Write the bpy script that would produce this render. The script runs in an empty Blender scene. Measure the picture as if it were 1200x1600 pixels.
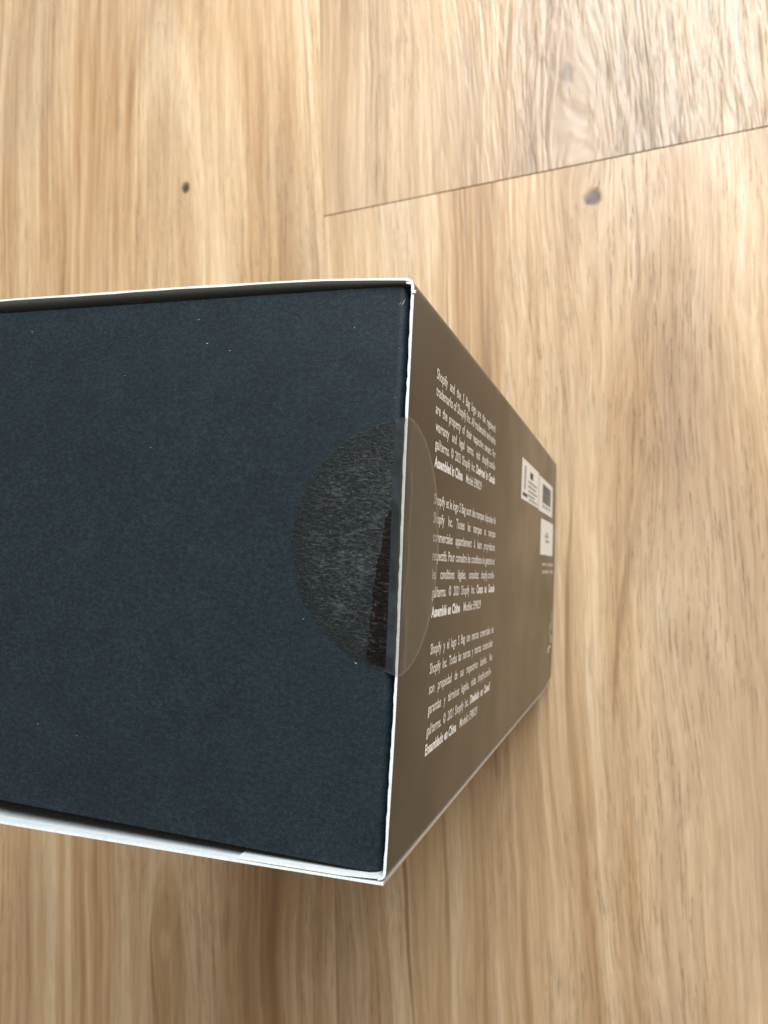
import bpy, bmesh, math, random
from mathutils import Matrix, Vector

random.seed(7)
scene = bpy.context.scene
COL = scene.collection
mm = 0.001

# ------------------------------------------------------------------ camera
cam_data = bpy.data.cameras.new("camera")
cam = bpy.data.objects.new("camera", cam_data)
COL.objects.link(cam)
scene.camera = cam
CAM_POS = Vector((0.03428, 0.04660, 0.31786))
# rows: image right, image down, forward, in world axes
ROWS = ((0.94595424, 0.05169032, -0.32015415),
        (0.02983343, -0.99689985, -0.07280558),
        (-0.32292497, 0.05931945, -0.94456374))
rgt, dwn, fwd = (Vector(r).normalized() for r in ROWS)
m = Matrix((rgt, -dwn, -fwd)).transposed().to_4x4()
m.translation = CAM_POS
cam.matrix_world = m
cam_data.sensor_fit = 'VERTICAL'
cam_data.sensor_height = 24.0
cam_data.sensor_width = 18.0
cam_data.lens = 18.0
cam_data.clip_start = 0.005
cam_data.clip_end = 50.0
cam_data.dof.use_dof = True
cam_data.dof.focus_distance = 0.124
cam_data.dof.aperture_fstop = 27.0
scene.render.resolution_x = 768
scene.render.resolution_y = 1024

# ------------------------------------------------------------------ light of the room: soft ambient and one window
world = bpy.data.worlds.new("World")
scene.world = world
world.use_nodes = True
bg = world.node_tree.nodes["Background"]
bg.inputs["Color"].default_value = (1.0, 0.875, 0.72, 1)
bg.inputs["Strength"].default_value = 0.345

def area_lamp(name, loc, target, sx, sy, power, color):
    d = bpy.data.lights.new(name, 'AREA')
    d.shape = 'RECTANGLE'
    d.size, d.size_y = sx, sy
    d.energy = power
    d.color = color
    o = bpy.data.objects.new(name, d)
    COL.objects.link(o)
    o.location = loc
    o.rotation_euler = (Vector(target) - Vector(loc)).to_track_quat('-Z', 'Y').to_euler()
    return o

area_lamp("window_light", (0.24, 0.92, 0.78), (0.0, 0.1, 0.0), 0.9, 0.7, 29.5, (0.94, 0.98, 1.0))

scene.view_settings.view_transform = 'Standard'
scene.view_settings.look = 'None'
scene.view_settings.exposure = 0.0
scene.view_settings.gamma = 1.0
scene.view_settings.use_curve_mapping = False

# ------------------------------------------------------------------ helpers
class NT:
    """small helper to wire shader nodes"""
    def __init__(self, name):
        self.mat = bpy.data.materials.new(name)
        self.mat.use_nodes = True
        self.t = self.mat.node_tree
        self.t.nodes.clear()
        self.out = self.t.nodes.new("ShaderNodeOutputMaterial")
    def node(self, kind, **props):
        n = self.t.nodes.new(kind)
        for k, v in props.items():
            setattr(n, k, v)
        return n
    def put(self, sock, val):
        if isinstance(val, bpy.types.NodeSocket):
            self.t.links.new(val, sock)
        elif val is not None:
            sock.default_value = val
    def math(self, op, a, b=None, c=None, clamp=False):
        n = self.node("ShaderNodeMath", operation=op, use_clamp=clamp)
        self.put(n.inputs[0], a)
        if b is not None: self.put(n.inputs[1], b)
        if c is not None: self.put(n.inputs[2], c)
        return n.outputs[0]
    def xyz(self, x, y, z):
        n = self.node("ShaderNodeCombineXYZ")
        for s, v in zip(n.inputs, (x, y, z)): self.put(s, v)
        return n.outputs[0]
    def noise(self, vec, scale=1.0, detail=2.0, rough=0.5, dist=0.0):
        n = self.node("ShaderNodeTexNoise")
        self.put(n.inputs["Vector"], vec)
        n.inputs["Scale"].default_value = scale
        n.inputs["Detail"].default_value = detail
        n.inputs["Roughness"].default_value = rough
        n.inputs["Distortion"].default_value = dist
        return n.outputs[0]
    def ramp(self, fac, stops, interp='LINEAR'):
        n = self.node("ShaderNodeValToRGB")
        n.color_ramp.interpolation = interp
        el = n.color_ramp.elements
        while len(el) < len(stops): el.new(0.5)
        for e, (p, c) in zip(el, stops):
            e.position = p
            e.color = c if len(c) == 4 else (*c, 1)
        self.put(n.inputs[0], fac)
        return n.outputs[0]
    def rng(self, v, a, b, c=0.0, d=1.0, smooth=True):
        n = self.node("ShaderNodeMapRange")
        n.interpolation_type = 'SMOOTHSTEP' if smooth else 'LINEAR'
        self.put(n.inputs[0], v)
        for i, k in enumerate((a, b, c, d)): n.inputs[i + 1].default_value = k
        return n.outputs[0]
    def mix(self, fac, a, b, mode='MIX'):
        n = self.node("ShaderNodeMix", data_type='RGBA', blend_type=mode)
        self.put(n.inputs[0], fac)
        self.put(n.inputs[6], a if isinstance(a, bpy.types.NodeSocket) else (*a, 1))
        self.put(n.inputs[7], b if isinstance(b, bpy.types.NodeSocket) else (*b, 1))
        return n.outputs[2]
    def bump(self, h, strength, dist, normal=None):
        n = self.node("ShaderNodeBump")
        n.inputs["Strength"].default_value = strength
        n.inputs["Distance"].default_value = dist
        self.put(n.inputs["Height"], h)
        if normal is not None: self.put(n.inputs["Normal"], normal)
        return n.outputs[0]
    def pbr(self, color, rough, normal=None, spec=0.5, coat=0.0, coat_rough=0.2):
        n = self.node("ShaderNodeBsdfPrincipled")
        self.put(n.inputs["Base Color"], color if isinstance(color, bpy.types.NodeSocket) else (*color, 1))
        self.put(n.inputs["Roughness"], rough)
        n.inputs["Specular IOR Level"].default_value = spec
        n.inputs["Coat Weight"].default_value = coat
        n.inputs["Coat Roughness"].default_value = coat_rough
        if normal is not None: self.put(n.inputs["Normal"], normal)
        return n.outputs[0]
    def done(self, shader):
        self.t.links.new(shader, self.out.inputs[0])
        return self.mat

def obj(name, verts, faces, mats, parent=None, fmat=None, smooth=False):
    me = bpy.data.meshes.new(name)
    me.from_pydata([tuple(v) for v in verts], [], faces)
    for mt in mats: me.materials.append(mt)
    if fmat:
        for p, i in zip(me.polygons, fmat): p.material_index = i
    bm = bmesh.new(); bm.from_mesh(me)
    bm.to_mesh(me); bm.free()
    if smooth:
        for p in me.polygons: p.use_smooth = True
    me.update()
    o = bpy.data.objects.new(name, me)
    COL.objects.link(o)
    if parent is not None: o.parent = parent
    return o

# ------------------------------------------------------------------ floor
FLOOR_ANG = math.radians(4.52)          # boards run 4.5 degrees off the carton's sides
FLOOR_ORG = Vector((-0.1115, 0.2032, 0))  # where the end joint meets the long seam

def floor_ab(x, y):
    dx, dy = x - FLOOR_ORG.x, y - FLOOR_ORG.y
    c, s = math.cos(FLOOR_ANG), math.sin(FLOOR_ANG)
    return dx * c + dy * s, -dx * s + dy * c

def wood_material():
    n = NT("oak_laminate")
    tc = n.node("ShaderNodeTexCoord")
    seed = n.node("ShaderNodeAttribute", attribute_type='OBJECT', attribute_name="board_seed").outputs["Fac"]
    geo = n.node("ShaderNodeNewGeometry")
    mp = n.node("ShaderNodeMapping", vector_type='TEXTURE')
    mp.inputs["Location"].default_value = FLOOR_ORG
    mp.inputs["Rotation"].default_value = (0, 0, FLOOR_ANG)
    n.put(mp.inputs["Vector"], geo.outputs["Position"])
    sep = n.node("ShaderNodeSeparateXYZ")
    n.put(sep.inputs[0], mp.outputs[0])
    a, b = sep.outputs[0], sep.outputs[1]
    sz = n.math('MULTIPLY', seed, 7.31)
    # knots: the grain parts round them
    knots = [(*floor_ab(-0.1875, 0.2253), 0.0027, 0.0029, 0.010, 0.06),
             (*floor_ab(0.0092, 0.1991), 0.0038, 0.0042, 0.016, 0.07),
             (*floor_ab(-0.0031, 0.2546), 0.0030, 0.0050, 0.018, 0.07)]
    core = None
    halo = None
    aw = a
    for i, (ka, kb, ra, rb, ha, hb) in enumerate(knots):
        da = n.math('SUBTRACT', a, ka); db = n.math('SUBTRACT', b, kb)
        qa = n.math('DIVIDE', da, ha); qb = n.math('DIVIDE', db, hb)
        g = n.math('EXPONENT', n.math('MULTIPLY', n.math('ADD', n.math('MULTIPLY', qa, qa), n.math('MULTIPLY', qb, qb)), -1.0))
        aw = n.math('SUBTRACT', aw, n.math('MULTIPLY', n.math('MULTIPLY', da, g), 0.5))
        wob = n.noise(n.xyz(a, b, 3.0 + i), 260.0, 2.0)
        ca = n.math('DIVIDE', da, ra); cb = n.math('DIVIDE', db, rb)
        r = n.math('SQRT', n.math('ADD', n.math('MULTIPLY', ca, ca), n.math('MULTIPLY', cb, cb)))
        r = n.math('ADD', r, n.math('MULTIPLY', n.math('SUBTRACT', wob, 0.5), 0.8))
        k = n.math('MULTIPLY', n.rng(r, 0.55, 1.25, 1.0, 0.0), (0.97, 0.90, 0.42)[i])
        # a paler heart inside the knot
        k = n.math('MULTIPLY', k, n.rng(n.math('ADD', ca, n.math('MULTIPLY', cb, -0.8)), -1.0, 0.0, 0.65, 1.0))
        core = k if core is None else n.math('MAXIMUM', core, k)
        hl = n.math('MULTIPLY', n.math('MULTIPLY', g, g), (0.06, 0.20, 0.35)[i])
        halo = hl if halo is None else n.math('MAXIMUM', halo, hl)
    # slow wander of the grain along the board
    wn = n.noise(n.xyz(n.math('MULTIPLY', a, 9.0), n.math('MULTIPLY', b, 2.6), sz), 1.0, 2.0, 0.5)
    aw = n.math('ADD', aw, n.math('MULTIPLY', n.math('SUBTRACT', wn, 0.5), 0.030))
    wn2 = n.noise(n.xyz(n.math('MULTIPLY', a, 45.0), n.math('MULTIPLY', b, 13.0), n.math('ADD', sz, 2.0)), 1.0, 2.0, 0.5)
    aw = n.math('ADD', aw, n.math('MULTIPLY', n.math('SUBTRACT', wn2, 0.5), 0.005))
    # growth rings of a plain-sawn board: straight towards the edges, arches over the heart
    heart = n.node("ShaderNodeAttribute", attribute_type='OBJECT', attribute_name="board_heart").outputs["Fac"]
    hd = n.math('SUBTRACT', aw, heart)
    hb = n.noise(n.xyz(n.math('MULTIPLY', b, 2.2), sz, 4.0), 1.0, 1.0, 0.5)
    depth = n.math('ADD', n.math('MULTIPLY', b, 0.10), n.math('MULTIPLY', hb, 0.10))
    depth = n.math('ADD', n.math('ABSOLUTE', depth), 0.010)
    ring = n.math('SQRT', n.math('ADD', n.math('MULTIPLY', hd, hd), n.math('MULTIPLY', depth, depth)))
    ring = n.math('SUBTRACT', ring, n.math('MULTIPLY', depth, 0.45))
    def ringv(fr_, fb, zoff, detail, rough):
        z = n.math('ADD', n.math('ADD', sz, zoff), n.math('MULTIPLY', hd, 7.0))
        return n.noise(n.xyz(n.math('MULTIPLY', ring, fr_), n.math('MULTIPLY', b, fb), z), 1.0, detail, rough)
    def streak(fa, fb, zoff, detail, rough):
        return n.noise(n.xyz(n.math('MULTIPLY', aw, fa), n.math('MULTIPLY', b, fb), n.math('ADD', sz, zoff)), 1.0, detail, rough)
    broad = ringv(46.0, 2.0, 11.0, 2.0, 0.5)
    med = ringv(170.0, 4.0, 23.0, 3.0, 0.6)
    thin = streak(460.0, 7.0, 37.0, 3.0, 0.6)
    fine = streak(1700.0, 75.0, 51.0, 2.0, 0.5)
    pores = streak(1900.0, 48.0, 67.0, 2.0, 0.55)
    tone = n.math('ADD', n.math('MULTIPLY', broad, 0.38), n.math('ADD', n.math('MULTIPLY', med, 0.34), n.math('MULTIPLY', thin, 0.28)))
    col = n.ramp(tone, [(0.38, (0.325, 0.186, 0.086)), (0.45, (0.445, 0.278, 0.142)),
                        (0.50, (0.525, 0.355, 0.200)), (0.545, (0.598, 0.422, 0.249)), (0.60, (0.690, 0.518, 0.336))])
    # narrow dark growth lines
    lines = n.rng(ringv(300.0, 2.5, 81.0, 1.0, 0.5), 0.62, 0.72)
    lmask = n.rng(n.noise(n.xyz(n.math('MULTIPLY', aw, 20.0), n.math('MULTIPLY', b, 6.0), n.math('ADD', sz, 5.0)), 1.0, 1.0), 0.42, 0.60)
    col = n.mix(n.math('MULTIPLY', n.math('MULTIPLY', lines, lmask), 0.80), col, (0.255, 0.145, 0.070))
    # greyish cast in patches
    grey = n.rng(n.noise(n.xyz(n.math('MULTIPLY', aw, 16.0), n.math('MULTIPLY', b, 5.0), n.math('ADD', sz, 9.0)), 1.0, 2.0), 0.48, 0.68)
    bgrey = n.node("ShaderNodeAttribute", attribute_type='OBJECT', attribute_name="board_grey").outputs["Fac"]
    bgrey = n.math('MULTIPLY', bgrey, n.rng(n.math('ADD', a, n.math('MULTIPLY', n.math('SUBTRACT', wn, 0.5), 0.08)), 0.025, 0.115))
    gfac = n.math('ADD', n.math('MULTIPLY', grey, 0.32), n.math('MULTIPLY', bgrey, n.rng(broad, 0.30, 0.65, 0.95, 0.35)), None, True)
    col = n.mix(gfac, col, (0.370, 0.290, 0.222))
    # fine fibres and open pores
    col = n.mix(n.rng(fine, 0.38, 0.62, 0.0, 0.22), col, (0.30, 0.19, 0.10))
    pm = n.rng(pores, 0.60, 0.67)
    pzone = n.rng(n.noise(n.xyz(n.math('MULTIPLY', aw, 30.0), n.math('MULTIPLY', b, 7.0), n.math('ADD', sz, 14.0)), 1.0, 2.0), 0.36, 0.60)
    pm = n.math('MULTIPLY', pm, pzone)
    col = n.mix(n.math('MULTIPLY', pm, 0.20), col, (0.25, 0.17, 0.10))
    col = n.mix(halo, col, (0.30, 0.215, 0.145))
    col = n.mix(core, col, (0.060, 0.038, 0.028))
    # embossed relief following the grain
    relief = n.math('SUBTRACT', n.math('MULTIPLY', n.math('ADD', thin, med), 0.35), n.math('MULTIPLY', pm, 0.30))
    relief = n.math('SUBTRACT', relief, n.math('MULTIPLY', core, 0.25))
    wavy = n.noise(n.xyz(n.math('MULTIPLY', aw, 300.0), n.math('MULTIPLY', b, 34.0), n.math('ADD', sz, 31.0)), 1.0, 2.0, 0.5, 0.5)
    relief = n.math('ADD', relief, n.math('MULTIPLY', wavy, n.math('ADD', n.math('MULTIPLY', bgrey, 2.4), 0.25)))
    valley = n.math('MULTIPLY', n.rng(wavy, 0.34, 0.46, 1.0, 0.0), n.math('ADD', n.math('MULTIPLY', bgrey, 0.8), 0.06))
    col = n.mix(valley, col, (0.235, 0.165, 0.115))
    nor = n.bump(relief, 0.9, 0.0009)
    rough = n.math('ADD', n.math('MULTIPLY', fine, 0.12), 0.34)
    return n.done(n.pbr(col, rough, nor, 0.5))

def subfloor_material():
    n = NT("dark_underlay")
    geo = n.node("ShaderNodeNewGeometry")
    v = n.noise(geo.outputs["Position"], 60.0, 3.0)
    return n.done(n.pbr(n.ramp(v, [(0.3, (0.10, 0.065, 0.035)), (0.7, (0.16, 0.105, 0.06))]), 0.8))

WOOD = wood_material()
floor = obj("floor", [(-1.6, -1.6, -0.03), (1.6, -1.6, -0.03), (1.6, 1.9, -0.03), (-1.6, 1.9, -0.03),
                      (-1.6, -1.6, -0.0081), (1.6, -1.6, -0.0081), (1.6, 1.9, -0.0081), (-1.6, 1.9, -0.0081)],
            [(0, 3, 2, 1), (4, 5, 6, 7), (0, 1, 5, 4), (1, 2, 6, 5), (2, 3, 7, 6), (3, 0, 4, 7)], [subfloor_material()])
floor["kind"] = "structure"
floor["label"] = "light oak laminate floor under the black carton"

BW, BL, SHEAR = 0.214, 1.20, 0.0168
def board_mesh():
    ga, gb = 0.00004, 0.00010            # half gaps: long sides, ends
    ba, bb = 0.00008, 0.00020            # edge bevels
    def ring(ia, ib, z):
        r = []
        for x, y in ((ia, ib), (BW - ia, ib), (BW - ia, BL - ib), (ia, BL - ib)):
            r.append((x, y + x * SHEAR, z))
        return r
    v = ring(ga, gb, -0.008) + ring(ga, gb, -0.0004) + ring(ga + ba, gb + bb, 0.0)
    f = [(3, 2, 1, 0), (8, 9, 10, 11)]
    for k in (0, 4):
        for i in range(4):
            j = (i + 1) % 4
            f.append((k + i, k + j, k + 4 + j, k + 4 + i))
    me = bpy.data.meshes.new("floor_board")
    me.from_pydata(v, [], f)
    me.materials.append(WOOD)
    return me

BOARD = board_mesh()
stagger = {-3: -0.95, -2: -0.30, -1: -0.62, 0: 0.0, 1: -0.55, 2: -0.20}
c_, s_ = math.cos(FLOOR_ANG), math.sin(FLOOR_ANG)
count = 0
for row in range(-3, 3):
    for k in (-2, -1, 0, 1):
        b0 = stagger[row] + k * BL
        if b0 > 1.1 or b0 + BL < -1.5: continue
        a0 = row * BW
        o = bpy.data.objects.new("floor_board", BOARD)
        COL.objects.link(o)
        o.location = (FLOOR_ORG.x + a0 * c_ - b0 * s_, FLOOR_ORG.y + a0 * s_ + b0 * c_, 0)
        o.rotation_euler = (0, 0, FLOOR_ANG)
        o["board_seed"] = float(count % 17) + 0.37 * row + 3.0
        o["board_heart"] = a0 + {(-1, 0): 0.134, (-1, -1): 0.134, (0, 0): 0.112, (0, -1): 0.150}.get((row, k), 0.06 + 0.09 * ((count * 0.618) % 1.0))
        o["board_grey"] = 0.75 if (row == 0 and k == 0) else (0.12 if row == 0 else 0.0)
        o.parent = floor
        count += 1

# ------------------------------------------------------------------ carton materials
def print_side():
    n = NT("black_satin_print")
    geo = n.node("ShaderNodeNewGeometry")
    f = n.noise(geo.outputs["Position"], 900.0, 3.0, 0.6)
    w = n.noise(geo.outputs["Position"], 45.0, 2.0, 0.5)
    nor = n.bump(f, 0.10, 0.00006)
    nor = n.bump(w, 0.25, 0.0004, nor)
    rough = n.math('ADD', n.math('MULTIPLY', w, 0.16), 0.15)
    col = n.ramp(f, [(0.3, (0.006, 0.0055, 0.004)), (0.7, (0.012, 0.0105, 0.0075))])
    return n.done(n.pbr(col, rough, nor, 0.22))

def print_flap():
    n = NT("black_matt_paper")
    geo = n.node("ShaderNodeNewGeometry")
    p = geo.outputs["Position"]
    blot = n.noise(p, 170.0, 4.0, 0.65)
    big = n.noise(p, 28.0, 2.0, 0.5)
    mp = n.node("ShaderNodeMapping"); mp.inputs["Scale"].default_value = (1000, 1500, 1000)
    n.put(mp.inputs["Vector"], p)
    fib = n.noise(mp.outputs[0], 1.0, 4.0, 0.7)
    grain = n.noise(p, 3600.0, 2.0, 0.6)
    t = n.math('ADD', n.math('MULTIPLY', blot, 0.15), n.math('ADD', n.math('MULTIPLY', fib, 0.42), n.math('ADD', n.math('MULTIPLY', big, 0.07), n.math('MULTIPLY', grain, 0.36))))
    col = n.ramp(t, [(0.37, (0.0040, 0.0088, 0.0130)), (0.50, (0.0088, 0.0172, 0.0240)), (0.62, (0.0190, 0.0325, 0.0420))])
    h = n.math('ADD', n.math('MULTIPLY', fib, 0.7), n.math('MULTIPLY', grain, 0.4))
    nor = n.bump(h, 0.35, 0.00012)
    return n.done(n.pbr(col, 0.52, nor, 0.28))

def board_white(name, lo, hi, scale):
    n = NT(name)
    geo = n.node("ShaderNodeNewGeometry")
    f = n.noise(geo.outputs["Position"], scale, 3.0, 0.6)
    return n.done(n.pbr(n.ramp(f, [(0.3, lo), (0.7, hi)]), 0.75, n.bump(f, 0.2, 0.00008), 0.3))

def plain(name, c, r=0.6, spec=0.4):
    n = NT(name)
    geo = n.node("ShaderNodeNewGeometry")
    f = n.noise(geo.outputs["Position"], 1300.0, 2.0, 0.5)
    col = n.ramp(f, [(0.25, tuple(x * 0.9 for x in c)), (0.75, c)])
    return n.done(n.pbr(col, r, None, spec))

SIDE = print_side()
FLAP = print_flap()
EDGE = board_white("white_board_cut_edge", (0.60, 0.64, 0.66), (0.78, 0.81, 0.82), 2200.0)
INNER = board_white("white_board_inside", (0.44, 0.48, 0.50), (0.50, 0.54, 0.56), 600.0)
INK = plain("white_ink", (0.80, 0.78, 0.74), 0.45)
INK_BOLD = plain("solid_white_ink", (0.88, 0.88, 0.87), 0.45)
INK_FAINT = plain("thin_white_ink", (0.46, 0.42, 0.37), 0.5)
LABEL = plain("white_label_print", (0.90, 0.90, 0.89), 0.45)
GREY = plain("grey_label_print", (0.36, 0.36, 0.37), 0.6)
DARK = plain("black_label_print", (0.05, 0.05, 0.055), 0.6)

def film_material(name, kind):
    n = NT(name)
    geo = n.node("ShaderNodeNewGeometry")
    p = geo.outputs["Position"]
    tr = n.node("ShaderNodeBsdfTransparent")
    gl = n.node("ShaderNodeBsdfGlossy")
    df = n.node("ShaderNodeBsdfDiffuse")
    fr = n.node("ShaderNodeFresnel"); fr.inputs["IOR"].default_value = 1.45
    ms = n.node("ShaderNodeMixShader")
    m2 = n.node("ShaderNodeMixShader")
    n.t.links.new(tr.outputs[0], m2.inputs[1]); n.t.links.new(df.outputs[0], m2.inputs[2])
    if kind == 'paper':                     # film whose glue shows as a rough grain on the paper
        mp = n.node("ShaderNodeMapping"); mp.inputs["Scale"].default_value = (1000, 2600, 900)
        n.put(mp.inputs["Vector"], p)
        g = n.noise(mp.outputs[0], 1.0, 4.0, 0.7, 0.8)
        big = n.noise(p, 160.0, 2.0)
        g = n.math('ADD', g, n.math('MULTIPLY', n.math('SUBTRACT', big, 0.5), 0.22))
        tr.inputs["Color"].default_value = (0.97, 0.95, 0.92, 1)
        gl.inputs["Roughness"].default_value = 0.30
        n.put(gl.inputs["Normal"], n.bump(g, 0.6, 0.0003))
        n.put(df.inputs["Color"], n.ramp(g, [(0.42, (0.008, 0.009, 0.009)), (0.70, (0.125, 0.145, 0.145))]))
        sp = n.node("ShaderNodeSeparateXYZ"); n.put(sp.inputs[0], p)
        qx = n.math('SUBTRACT', sp.outputs[0], 0.0012); qy = n.math('SUBTRACT', sp.outputs[1], 0.0486)
        rr = n.math('SQRT', n.math('ADD', n.math('MULTIPLY', qx, qx), n.math('MULTIPLY', qy, qy)))
        rr = n.math('ADD', rr, n.math('MULTIPLY', n.math('SUBTRACT', n.noise(p, 420.0, 3.0), 0.5), 0.004))
        glue = n.rng(rr, 0.0150, 0.0190, 1.0, 0.08)   # the glue thins out towards the rim
        n.put(m2.inputs[0], n.math('MULTIPLY', n.rng(g, 0.38, 0.72, 0.06, 0.44), glue))
        k = 0.55
    elif kind == 'bridge':                  # film spanning the gap; its grey-blue reflection is painted in as diffuse colour
        g = n.noise(p, 300.0, 2.0)
        tr.inputs["Color"].default_value = (0.97, 0.97, 0.97, 1)
        gl.inputs["Roughness"].default_value = 0.2
        df.inputs["Color"].default_value = (0.10, 0.125, 0.15, 1)
        n.put(m2.inputs[0], n.rng(g, 0.3, 0.7, 0.14, 0.34))
        k = 0.8
    else:
        g = n.noise(p, 120.0, 2.0)
        tr.inputs["Color"].default_value = (1.0, 1.0, 0.98, 1)
        gl.inputs["Roughness"].default_value = 0.16
        df.inputs["Color"].default_value = (0.50, 0.46, 0.38, 1)
        n.put(gl.inputs["Normal"], n.bump(g, 0.3, 0.0003))
        m2.inputs[0].default_value = 0.085
        k = 0.6
    n.put(ms.inputs[0], n.math('MULTIPLY', fr.outputs[0], k))
    n.t.links.new(m2.outputs[0], ms.inputs[1]); n.t.links.new(gl.outputs[0], ms.inputs[2])
    return n.done(ms.outputs[0])

FILM_TOP = film_material("clear_film_on_paper", "paper")
FILM_GAP = film_material("clear_film_over_gap", "bridge")
FILM_SIDE = film_material("clear_film_smooth", "smooth")

def bubble_material():
    n = NT("lifted_film")
    geo = n.node("ShaderNodeNewGeometry")
    mp = n.node("ShaderNodeMapping"); mp.inputs["Scale"].default_value = (900, 2300, 900)
    n.put(mp.inputs["Vector"], geo.outputs["Position"])
    g = n.noise(mp.outputs[0], 1.0, 3.0, 0.65, 0.6)
    col = n.ramp(g, [(0.44, (0.0015, 0.001, 0.001)), (0.58, (0.008, 0.005, 0.0045)), (0.72, (0.055, 0.042, 0.040))])
    return n.done(n.pbr(col, 0.6, n.bump(g, 0.6, 0.0002), 0.15))
BUBBLE = bubble_material()

# ------------------------------------------------------------------ carton
H, W, L, T = 0.20884, 0.088, 0.135, 0.00042
carton = bpy.data.objects.new("carton", None)
COL.objects.link(carton)
carton.empty_display_size = 0.02
carton.location = (0, 0, 0)
carton["label"] = "black printed cardboard carton standing on end on the oak floor"
carton["category"] = "box"

def warp(v):
    """the board is not quite flat: slight bulges and a crushed lower corner"""
    x, y, z = v
    k = max(0.0, z / H)
    q = math.exp(-(((y - 0.026) / 0.026) ** 2))
    edge = 1.0 if x > -0.004 else max(0.0, 1 + (x + 0.004) / 0.05)
    x += 0.00045 * q * k ** 4 * edge
    # far end pulled in a little towards the upper corner
    x -= 0.0010 * (1 - k) ** 2 * max(0.0, min(1.0, (y - 0.03) / 0.055)) * edge
    d = math.sqrt((x / 0.02) ** 2 + (y / 0.012) ** 2 + (z / 0.022) ** 2)
    if d < 1:
        g = (1 - d) ** 1.5
        y += 0.0020 * g
    return (x, y, z)

ZL = [H * t for t in (0, .01, .025, .05, .08, .12, .18, .25, .33, .41, .5, .58, .66, .74, .81, .87, .91, .94, .96, .975, .985, .9925, 1.0)]

def wall(name, path, side_fn=None, zlist=ZL, parent=carton, outer=SIDE, inner=INNER, label=None, t=T):
    """board standing on the floor; path = outer line seen from above, box to its right-hand side"""
    n = len(path)
    nrm = []
    for i in range(n):
        p0 = Vector(path[max(0, i - 1)]); p1 = Vector(path[min(n - 1, i + 1)])
        d = (p1 - p0).normalized()
        nrm.append(Vector((-d.y, d.x)))        # outward, left of travel
    nz = len(zlist)
    verts = []
    for lay in (0, 1):
        for i in range(n):
            for z in zlist:
                x, y = path[i]
                x -= nrm[i].x * t * lay; y -= nrm[i].y * t * lay
                if side_fn: x, y = side_fn(x, y, z)
                if lay and z == zlist[-1]:           # fibres along the cut edge
                    j = random.uniform(-0.00008, 0.00006)
                    x += nrm[i].x * j; y += nrm[i].y * j
                verts.append(warp((x, y, z)))
    ix = lambda lay, i, k: lay * n * nz + i * nz + k
    faces, fm = [], []
    for i in range(n - 1):
        for k in range(nz - 1):
            faces.append((ix(0, i, k), ix(0, i, k + 1), ix(0, i + 1, k + 1), ix(0, i + 1, k))); fm.append(0)
            faces.append((ix(1, i, k), ix(1, i + 1, k), ix(1, i + 1, k + 1), ix(1, i, k + 1))); fm.append(1)
        e = nz - 1
        faces.append((ix(0, i, e), ix(1, i, e), ix(1, i + 1, e), ix(0, i + 1, e))); fm.append(2)
        faces.append((ix(0, i, 0), ix(0, i + 1, 0), ix(1, i + 1, 0), ix(1, i, 0))); fm.append(2)
    for i, rev in ((0, False), (n - 1, True)):
        for k in range(nz - 1):
            q = (ix(0, i, k), ix(1, i, k), ix(1, i, k + 1), ix(0, i, k + 1))
            faces.append(q[::-1] if rev else q); fm.append(2)
    o = obj(name, verts, faces, [outer, inner, EDGE], parent, fm)
    if label: o["label"] = label
    bm = bmesh.new(); bm.from_mesh(o.data)
    bmesh.ops.recalc_face_normals(bm, faces=bm.faces)
    bm.to_mesh(o.data); bm.free()
    return o

def arc(cx, cy, rx, ry, a0, a1, k):
    return [(cx + rx * math.cos(math.radians(a0 + (a1 - a0) * i / k)), cy + ry * math.sin(math.radians(a0 + (a1 - a0) * i / k))) for i in range(k + 1)]

def lerp_pts(pts, k):
    r = []
    for (x0, y0), (x1, y1) in zip(pts, pts[1:]):
        for i in range(k):
            t = i / k
            r.append((x0 + (x1 - x0) * t, y0 + (y1 - y0) * t))
    r.append(pts[-1])
    return r

# printed side panel with the fold radius at both corners (travels upwards in y, outside is +x)
low = arc(-0.0012, 0.0010, 0.0012, 0.0012, -90, 0, 5)
mid = [(0.0, 0.0012 + (0.0875 - 0.0012) * i / 90) for i in range(1, 91)]
up = arc(-0.0014, 0.0876, 0.0014, 0.0017, 0, 90, 6)[1:]
def flip(p): return p[::-1]
side_panel = wall("side_panel", flip(low + mid + up), None, label="printed long side with small white text and white label blocks")
# the inner glue tab carries on round the lower corner
def low_y(x):                                   # outer line of the lower panel at the open end
    xs = [(-0.0002, -0.0008), (-0.024, -0.0016), (-0.071, -0.0031), (-0.135, -0.0012)]
    for (x0, y0), (x1, y1) in zip(xs, xs[1:]):
        if x >= x1 - 1e-9:
            return y0 + (y1 - y0) * (x - x0) / (x1 - x0)
    return xs[-1][1]
def low_bow(x, y, z):
    k = (z / H) ** 2
    base = -0.0008
    yt = low_y(max(-L, min(-0.0002, x)))
    return x, y - (yt - base) * (1 - k)
tab_path = [(-0.0012 - 0.0228 * i / 12, low_y(-0.0012 - 0.0228 * i / 12) + T + 0.0001 + (0.0005 * (1 - i / 3) * 0.6 if i < 3 else 0)) for i in range(13)]
wall("glue_tab", flip(flip(tab_path)), low_bow, outer=INNER, label="white inner tab glued behind the lower panel")
low_path = [(-0.0003 - (L - 0.0003) * i / 30, low_y(-0.0003 - (L - 0.0003) * i / 30)) for i in range(31)]
lower = wall("lower_panel", low_path, low_bow)
lower.data.materials.append(plain("rubbed_fold", (0.56, 0.40, 0.27), 0.8, 0.1))
for p in lower.data.polygons:                     # the long cut edge at the corner is rubbed and dull
    if p.material_index == 2 and p.center.x > -0.0006 - 0.0002 and abs(p.normal.x) > 0.5: p.material_index = 3
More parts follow.
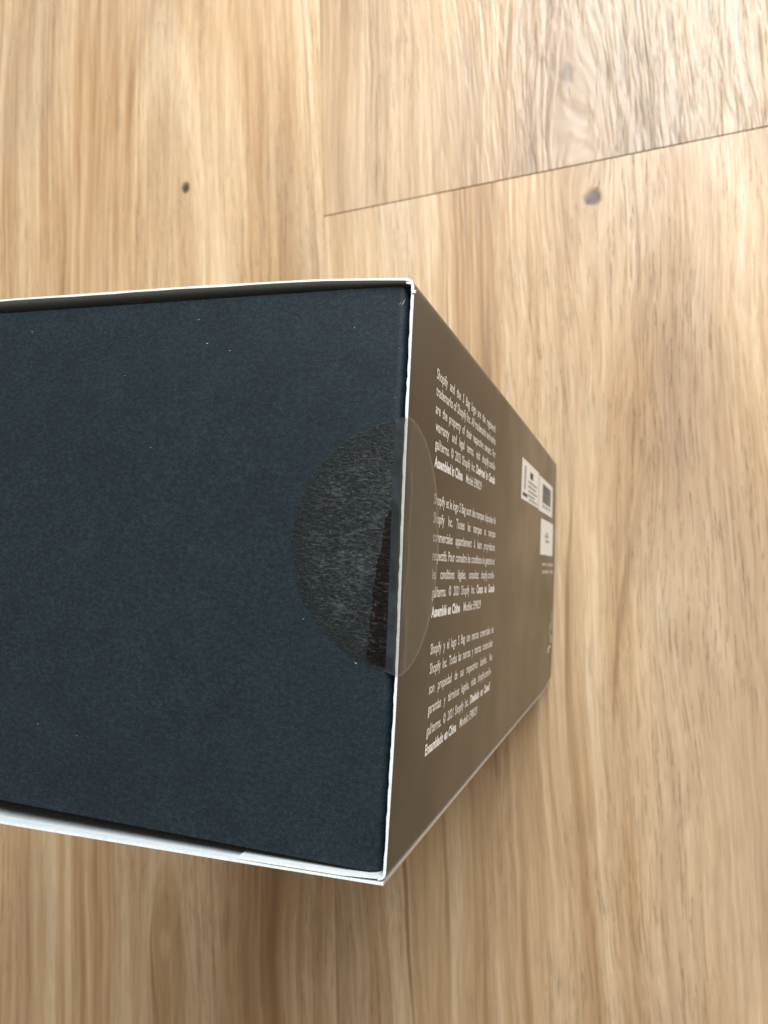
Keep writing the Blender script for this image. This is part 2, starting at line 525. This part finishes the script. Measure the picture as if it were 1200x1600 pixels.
def up_y(x):
    xs = [(-0.0014, 0.0893), (-0.0157, 0.0901), (-0.039, 0.0905), (-0.080, 0.0907), (-0.135, 0.0893)]
    for (x0, y0), (x1, y1) in zip(xs, xs[1:]):
        if x >= x1 - 1e-9:
            return y0 + (y1 - y0) * (x - x0) / (x1 - x0)
    return xs[-1][1]
def up_bow(x, y, z):
    k = (z / H) ** 2
    return x, y - (up_y(max(-L, min(-0.0014, x))) - 0.0893) * (1 - k)
up_path = [(-L + (L - 0.0015) * i / 30, up_y(-L + (L - 0.0015) * i / 30)) for i in range(31)]
wall("upper_panel", flip(flip(up_path)), up_bow, t=0.00036)
back_path = [(-L + 0.0001, -0.0006 + 0.0892 * i / 10) for i in range(11)]
wall("end_panel", [(x - 0.0003, y) for x, y in back_path])
# closed bottom
obj("bottom_panel", [(-L + .001, .0012, .0006), (-.0012, .0060, .0006), (-.0020, W, .0006), (-L + .001, W, .0006),
                     (-L + .001, .0012, .0012), (-.0012, .0060, .0012), (-.0020, W, .0012), (-L + .001, W, .0012)],
    [(0, 3, 2, 1), (4, 5, 6, 7), (0, 1, 5, 4), (1, 2, 6, 5), (2, 3, 7, 6), (3, 0, 4, 7)], [INNER], carton)

# tuck flap closing the upper end: flat sheet, rounded fold, tongue going down behind the printed side
ZF = H - 0.0009
FY0, FY1 = 0.0005, 0.0884
def flap_z(x, y):
    u = (y - FY0) / (FY1 - FY0)
    return ZF + 0.0004 * math.sin(math.pi * u) * min(1, max(0, (-x - 0.002) / 0.03)) - 0.0002 * max(0.0, min(1.0, (-x - 0.02) / 0.08))
prof = [(-L + 0.0008 + (L - 0.0008 - 0.0026) * i / 26, None, 0) for i in range(27)]
for i in range(1, 9):
    a = math.radians(90 - 90 * i / 8)
    prof.append((-0.0026 + 0.0015 * math.cos(a), -0.0015 + 0.0015 * math.sin(a), 1))
for dz in (0.004, 0.009, 0.016, 0.022):
    prof.append((-0.0011, -0.0015 - dz, 1))
NY = 24
verts, faces = [], []
for lay in (0, 1):
    for i, (x, z, bent) in enumerate(prof):
        for j in range(NY + 1):
            inset = 0.0
            if bent: inset = min(0.004, 0.0002 + max(0.0, -z - 0.0015) * 0.15)
            y = FY0 + inset + (FY1 - FY0 - 2 * inset) * j / NY
            zz = flap_z(x, y) if not bent else flap_z(-0.0026, y) + z
            xx = x
            if lay:
                if not bent: zz -= 0.0005
                else:
                    xx -= 0.0005 * min(1, (x + 0.0026) / 0.0015 + 0.0); zz -= 0.0005 * max(0.0, 1 - (x + 0.0026) / 0.0015)
            verts.append(warp((xx, y, zz)))
NP = len(prof)
fx = lambda lay, i, j: lay * NP * (NY + 1) + i * (NY + 1) + j
for i in range(NP - 1):
    for j in range(NY):
        faces.append((fx(0, i, j), fx(0, i + 1, j), fx(0, i + 1, j + 1), fx(0, i, j + 1)))
        faces.append((fx(1, i, j), fx(1, i, j + 1), fx(1, i + 1, j + 1), fx(1, i + 1, j)))
    faces.append((fx(0, i, 0), fx(1, i, 0), fx(1, i + 1, 0), fx(0, i + 1, 0)))
    faces.append((fx(0, i, NY), fx(0, i + 1, NY), fx(1, i + 1, NY), fx(1, i, NY)))
for j in range(NY):
    faces.append((fx(0, 0, j), fx(0, 0, j + 1), fx(1, 0, j + 1), fx(1, 0, j)))
    faces.append((fx(0, NP - 1, j), fx(1, NP - 1, j), fx(1, NP - 1, j + 1), fx(0, NP - 1, j + 1)))
flap = obj("tuck_flap", verts, faces, [FLAP], carton, None, True)
flap.data.set_sharp_from_angle(angle=math.radians(38))
flap["label"] = "plain dark matt flap closing the end towards the viewer"

# torn paper fibre at the upper corner of the side panel
def fleck(name, pts, z0, z1, mat, parent):
    n = len(pts)
    v = [(x, y, z0) for x, y in pts] + [(x, y, z1) for x, y in pts]
    f = [tuple(range(n))[::-1], tuple(range(n, 2 * n))] + [(i, (i + 1) % n, n + (i + 1) % n, n + i) for i in range(n)]
    return obj(name, v, f, [mat], parent)
fleck("torn_fibre", [(-0.0003, 0.0868), (0.0003, 0.0868), (0.0002, 0.0870), (0.0004, 0.0872), (-0.0003, 0.0873)], H - 0.0002, H + 0.00015, EDGE, side_panel)
fleck("torn_fibre", [(-0.0013, 0.0884), (-0.0005, 0.0882), (-0.0005, 0.0885), (-0.0013, 0.0886)], H - 0.0003, H + 0.0001, EDGE, side_panel)

# lint and nicks on the flap (top-plane positions in mm)
lint = [(-73.2, 84.6, .35), (-38.0, 85.0, .45), (-31.6, 79.4, .4), (-36.0, 80.8, .5), (-64.9, 14.6, .5), (-15.5, 36.5, .35), (-56.5, 13.6, .3),
        (-6.5, 30.5, .5), (-45.6, 63.2, .3), (-9.7, 82.2, .4), (-52.1, 75.8, .25), (-2.2, 78.7, .3), (-2.4, 71.0, .3), (-1.9, 64.5, .25)]
for x, y, s in lint:
    x *= mm; y *= mm; s *= mm
    a = random.uniform(-0.6, 0.6); l = s * random.uniform(0.25, 0.55); w = s * 0.12
    ca, sa = math.cos(a), math.sin(a)
    pts = [(x + ca * u - sa * v_, y + sa * u + ca * v_) for u, v_ in ((-l, -w * .4), (0, -w), (l, 0), (l * .2, w), (-l * .8, w * .6))]
    z = warp((x, y, flap_z(x, y)))[2]
    fleck("lint_speck", pts, z - 0.00002, z + 0.00004, random.choice((INK_FAINT, GREY)), flap)
# crease nick in the flap's corner
for (x0, y0, x1, y1, w) in ((-2.2, 85.2, -1.6, 86.3, .05), (-2.6, 85.3, -2.2, 86.0, .03)):
    d = Vector((x1 - x0, y1 - y0)).normalized(); q = Vector((-d.y, d.x)) * w
    pts = [((x0) * mm, (y0) * mm), ((x0 + x1) / 2 * mm + q.x * mm, (y0 + y1) / 2 * mm + q.y * mm), (x1 * mm, y1 * mm), ((x0 + x1) / 2 * mm - q.x * mm, (y0 + y1) / 2 * mm - q.y * mm)]
    fleck("corner_nick", pts, ZF - 0.0001, ZF + 0.00006, INK_FAINT, flap)

# ------------------------------------------------------------------ clear round seal folded over the edge
R, CY, U0 = 0.0193, 0.0486, 0.0018        # centre sits a little down the printed side
sec = []                                   # (distance along the film, x, z, slot)
u = -R + 0.00005
xs_top = [-0.0185 + (0.0185 - 0.0023) * i / 16 for i in range(17)]
pathp = [(x, None) for x in xs_top] + [(-0.0008, H - 0.0001), (-0.0003, H + 0.00012), (0.0002, H + 0.00010), (0.00022, H - 0.0006), (0.00034, H - 0.0012), (0.00046, H - 0.0017), (0.00034, H - 0.0022)] + [(0.00012, H - 0.0022 - 0.0188 * i / 16) for i in range(1, 17)]
NR = 30
# half width at each step along the film
cum = [0.0]
pz = [(x, z if z is not None else ZF) for x, z in pathp]
for (xa, za), (xb, zb) in zip(pz, pz[1:]): cum.append(cum[-1] + math.hypot(xb - xa, zb - za))
tot = cum[-1]
rows = []
for (x, z), d in zip(pathp, cum):
    uu = (d - tot / 2) / (tot / 2) * R
    hw = math.sqrt(max(R * R - uu * uu, 1e-9))
    row = []
    for j in range(NR + 1):
        y = CY + hw * (2 * j / NR - 1)
        if z is None:
            row.append(warp((x, y, flap_z(x, y) + 0.00008)))
        else:
            ridge = 0.5 + 0.5 * math.sin(y * 420.0) * math.sin(y * 170.0 + 1.0)
            row.append(warp((0.00012 + (x - 0.00012) * ridge if x > 0.0003 else x, y, z)))
    rows.append(row)
def film_piece(name, ra, rb, mat, parent, closed=False):
    v, f = [], []
    for r in rows[ra:rb + 1]: v += r
    for i in range(rb - ra):
        for j in range(NR):
            f.append((i * (NR + 1) + j, (i + 1) * (NR + 1) + j, (i + 1) * (NR + 1) + j + 1, i * (NR + 1) + j + 1))
    return obj(name, v, f, [mat], parent, None, True)
seal = film_piece("seal_sticker", 0, 16, FILM_TOP, carton)
seal["label"] = "clear round seal folded over the edge between flap and printed side"
film_piece("bridging_film", 16, 17, FILM_GAP, seal)
film_piece("side_half", 17, len(rows) - 1, FILM_SIDE, seal)
# dark strip where the film has come away from the paper
bub = [(-2.2, 54.6), (-3.0, 52.6), (-3.3, 49.5), (-4.0, 46.0), (-4.5, 42.0), (-4.8, 38.0), (-5.0, 34.0), (-5.1, 31.4), (-4.4, 30.6), (-2.2, 30.4)]
v, f = [], []
k = len(bub)
left = [bub[i] for i in range(k - 1)]
for i in range(71):
    t = i / 70
    y = 54.6 + (30.4 - 54.6) * t
    # left border interpolated from the outline, slightly ragged
    xl = -2.2
    for (xa, ya), (xb, yb) in zip(bub, bub[1:]):
        if ya >= y >= yb and ya != yb: xl = xa + (xb - xa) * (ya - y) / (ya - yb)
    if 0 < i < 70: xl += random.uniform(-0.30, 0.20)
    for x in (xl, (xl - 2.15) / 2, -2.15):
        v.append(warp((x * mm, y * mm, flap_z(x * mm, y * mm) + 0.00014)))
for i in range(70):
    for c in range(2):
        f.append((i * 3 + c, (i + 1) * 3 + c, (i + 1) * 3 + c + 1, i * 3 + c + 1))
lift = obj("lifted_patch", v, f, [BUBBLE], seal, None, True)
lift["label"] = "dark brown strip where the clear film has lifted"

# ------------------------------------------------------------------ print on the long side
dg_cache = {}
def glyphs(word, bold):
    key = (word, bold)
    if key in dg_cache: return dg_cache[key]
    cu = bpy.data.curves.new("word", 'FONT')
    cu.body = word
    cu.size = 1.0
    cu.resolution_u = 2
    cu.offset = 0.040 if bold else 0.016
    ob = bpy.data.objects.new("word", cu)
    COL.objects.link(ob)
    dg = bpy.context.evaluated_depsgraph_get()
    me = bpy.data.meshes.new_from_object(ob.evaluated_get(dg))
    vs = [(p.co.x, p.co.y) for p in me.vertices]
    fs = [tuple(p.vertices) for p in me.polygons]
    bpy.data.objects.remove(ob); bpy.data.curves.remove(cu); bpy.data.meshes.remove(me)
    x0 = min(a for a, b in vs); x1 = max(a for a, b in vs)
    dg_cache[key] = ([(a - x0, b) for a, b in vs], fs, x1 - x0)
    return dg_cache[key]

def on_side(d, y, lift_=0.00005):
    """point on the printed side, d below the open end"""
    x, yy, z = warp((0.0, y, H - d))
    return (x + lift_, yy, z)

def set_line(words, dl, dr, yl, yr, size, justify, out, gap_after=None):
    """words = list of (text, bold); places them from depth dl to dr"""
    gl = [glyphs(w, b) for w, b in words]
    nat = sum(g[2] for g in gl) * size
    n = len(words)
    sx = 1.0
    width = dr - dl
    if justify:
        gap = (width - nat) / max(1, n - 1)
        mingap = 0.17 * size
        if gap < mingap:
            sx = (width - mingap * (n - 1)) / nat
            gap = mingap
    else:
        gap = 0.30 * size
        tot_ = nat + gap * (n - 1) + (gap_after[1] if gap_after else 0)
        sx = width / tot_; gap *= sx
    d = dl
    vs, fs = out
    for i, g in enumerate(gl):
        off = len(vs)
        for gx, gy in g[0]:
            dd = d + gx * size * sx
            t = (dd - dl) / width
            vs.append(on_side(dd, yl + (yr - yl) * t + gy * size))
        fs += [tuple(off + q for q in fc) for fc in g[1]]
        d += g[2] * size * sx + gap
        if gap_after and i == gap_after[0]: d += gap_after[1] * sx

def W_(s, bold=False): return [(w, bold) for w in s.split()]
P1 = [(W_("Shopify and the S Bag logo are the registered"), 15.1, 69.5, 77.4, 77.4),
      (W_("trademarks of Shopify Inc. All trademarks and marks"), 15.2, 70.2, 74.55, 74.55),
      (W_("are the property of their respective owners. For"), 15.3, 70.9, 71.5, 71.5),
      (W_("warranty and legal terms, visit shopify.com/le-"), 15.8, 71.4, 68.6, 68.6),
      (W_("gal/terms. © 2021 Shopify Inc.") + W_("Designed in Canada", True), 16.0, 71.6, 65.6, 65.4),
      (W_("Assembled in China", True) + W_("Model: E98029"), 16.1, 56.2, 62.5, 62.4)]
P2 = [(W_("Shopify et le logo S Bag sont des marques déposées de"), 16.9, 74.5, 56.2, 56.0),
      (W_("Shopify Inc. Toutes les marques et marques"), 17.0, 75.0, 53.0, 52.8),
      (W_("commerciales appartiennent à leurs propriétaires"), 17.1, 75.0, 49.8, 49.6),
      (W_("respectifs. Pour connaître les conditions de garantie et"), 17.3, 75.2, 46.6, 46.3),
      (W_("les conditions légales, consultez shopify.com/le-"), 17.6, 75.4, 43.4, 43.0),
      (W_("gal/terms. © 2021 Shopify Inc.") + W_("Conçu au Canada", True), 17.7, 76.3, 40.3, 39.8),
      (W_("Assemblé en Chine", True) + W_("Modèle: E98029"), 17.9, 60.5, 36.9, 36.6)]
P3 = [(W_("Shopify y el logo S Bag son marcas comerciales de"), 18.3, 77.3, 30.6, 29.9),
      (W_("Shopify Inc. Todas las marcas y marcas comerciales"), 18.4, 76.8, 27.3, 26.7),
      (W_("son propiedad de sus respectivos dueños. Vea"), 18.6, 77.0, 23.9, 23.4),
      (W_("garantías y términos legales, visita shopify.com/le-"), 18.5, 76.5, 20.5, 20.1),
      (W_("gal/terms. © 2021 Shopify Inc.") + W_("Diseñado en Canadá", True), 18.3, 76.3, 16.9, 16.5),
      (W_("Ensamblado en China", True) + W_("Modelo: E98029"), 18.1, 61.4, 13.7, 13.2)]
SIZE = 0.00258
for para, what in ((P1, "English"), (P2, "French"), (P3, "Spanish")):
    vn, fn, vb, fb = [], [], [], []
    for words, dl, dr, yl, yr in para:
        # regular and bold runs go to separate materials in one mesh
        out = ([], [])
        last = (para[-1][0] is words)
        set_line(words, dl * mm, dr * mm, yl * mm, yr * mm, SIZE, not last, out, (2, SIZE * 0.9) if last else None)
        nreg = 0
        off = len(vn)
        vn += out[0]
        # faces of the bold words
        cnt = 0
        for w, b in words:
            k = len(glyphs(w, b)[1])
            for fc in out[1][cnt:cnt + k]:
                fn.append(tuple(off + q for q in fc)); fb.append(1 if b else 0)
            cnt += k
    o = obj("printed_paragraph", vn, fn, [INK, INK_BOLD], side_panel, fb)
    o["label"] = "small white printed paragraph in " + what

def patch(name, rects, mat, parent, lift_):
    v, f = [], []
    for d0, d1, y0, y1 in rects:
        nd = max(1, int((d1 - d0) / 3)); ny = max(1, int((y1 - y0) / 3))
        off = len(v)
        for i in range(nd + 1):
            for j in range(ny + 1):
                v.append(on_side((d0 + (d1 - d0) * i / nd) * mm, (y0 + (y1 - y0) * j / ny) * mm, lift_))
        for i in range(nd):
            for j in range(ny):
                a_ = off + i * (ny + 1) + j
                f.append((a_, a_ + ny + 1, a_ + ny + 2, a_ + 1))
    return obj(name, v, f, [mat], parent)

# white blocks near the far end
lab = patch("white_block", [(113.6, 152.6, 65.9, 77.9)], LABEL, side_panel, 0.00005)
lab["label"] = "white block with rows of tiny grey print"
bar = patch("barcode_block", [(153.6, 196.0, 65.5, 77.4)], LABEL, side_panel, 0.00005)
bar["label"] = "white block carrying a barcode"
sq = patch("white_square", [(161.5, 200.5, 50.6, 63.2)], LABEL, side_panel, 0.00005)
sq["label"] = "white block with one small grey mark in its middle"
rowsr = [(127, 148, 72.0, 72.6), (127, 146, 70.6, 71.2), (128, 149, 69.2, 69.8), (127, 143, 67.8, 68.4), (130, 150, 66.7, 67.2)]
patch("fine_print", rowsr + [(119, 122, 69.2, 76.2)], GREY, side_panel, 0.0001)
patch("dark_mark", [(131, 138, 73.6, 75.6), (116.5, 126, 67.1, 68.1)], DARK, side_panel, 0.0001)
bars, d = [], 163.5
while d < 189:
    w = random.choice((0.3, 0.5, 0.8)); bars.append((d, d + w, 69.0, 75.6)); d += w + random.choice((0.35, 0.5, 0.9))
patch("barcode", bars, DARK, side_panel, 0.0001)
patch("fine_print", [(164, 170, 67.3, 68.3), (173, 180, 67.3, 68.3), (183, 189, 67.3, 68.3)], GREY, side_panel, 0.0001)
patch("grey_mark", [(174, 185, 57.0, 57.9), (176, 188, 55.3, 56.2), (177, 183, 58.2, 58.9)], GREY, side_panel, 0.0001)
patch("fine_print", [(167, 180, 46.6, 47.7), (182, 203, 46.6, 47.7), (168, 190, 43.9, 45.0), (192, 202, 43.9, 45.0)], INK_FAINT, side_panel, 0.00005)
patch("small_symbol", [(200.5, 203.5, 21.5, 28.8), (196.5, 199, 19.4, 24.5), (200, 206, 16.5, 19.6)], INK_FAINT, side_panel, 0.00005)
patch("small_symbol", [(194.0, 197.0, 13.2, 15.2), (197, 202, 14.8, 15.6)], INK, side_panel, 0.00005)
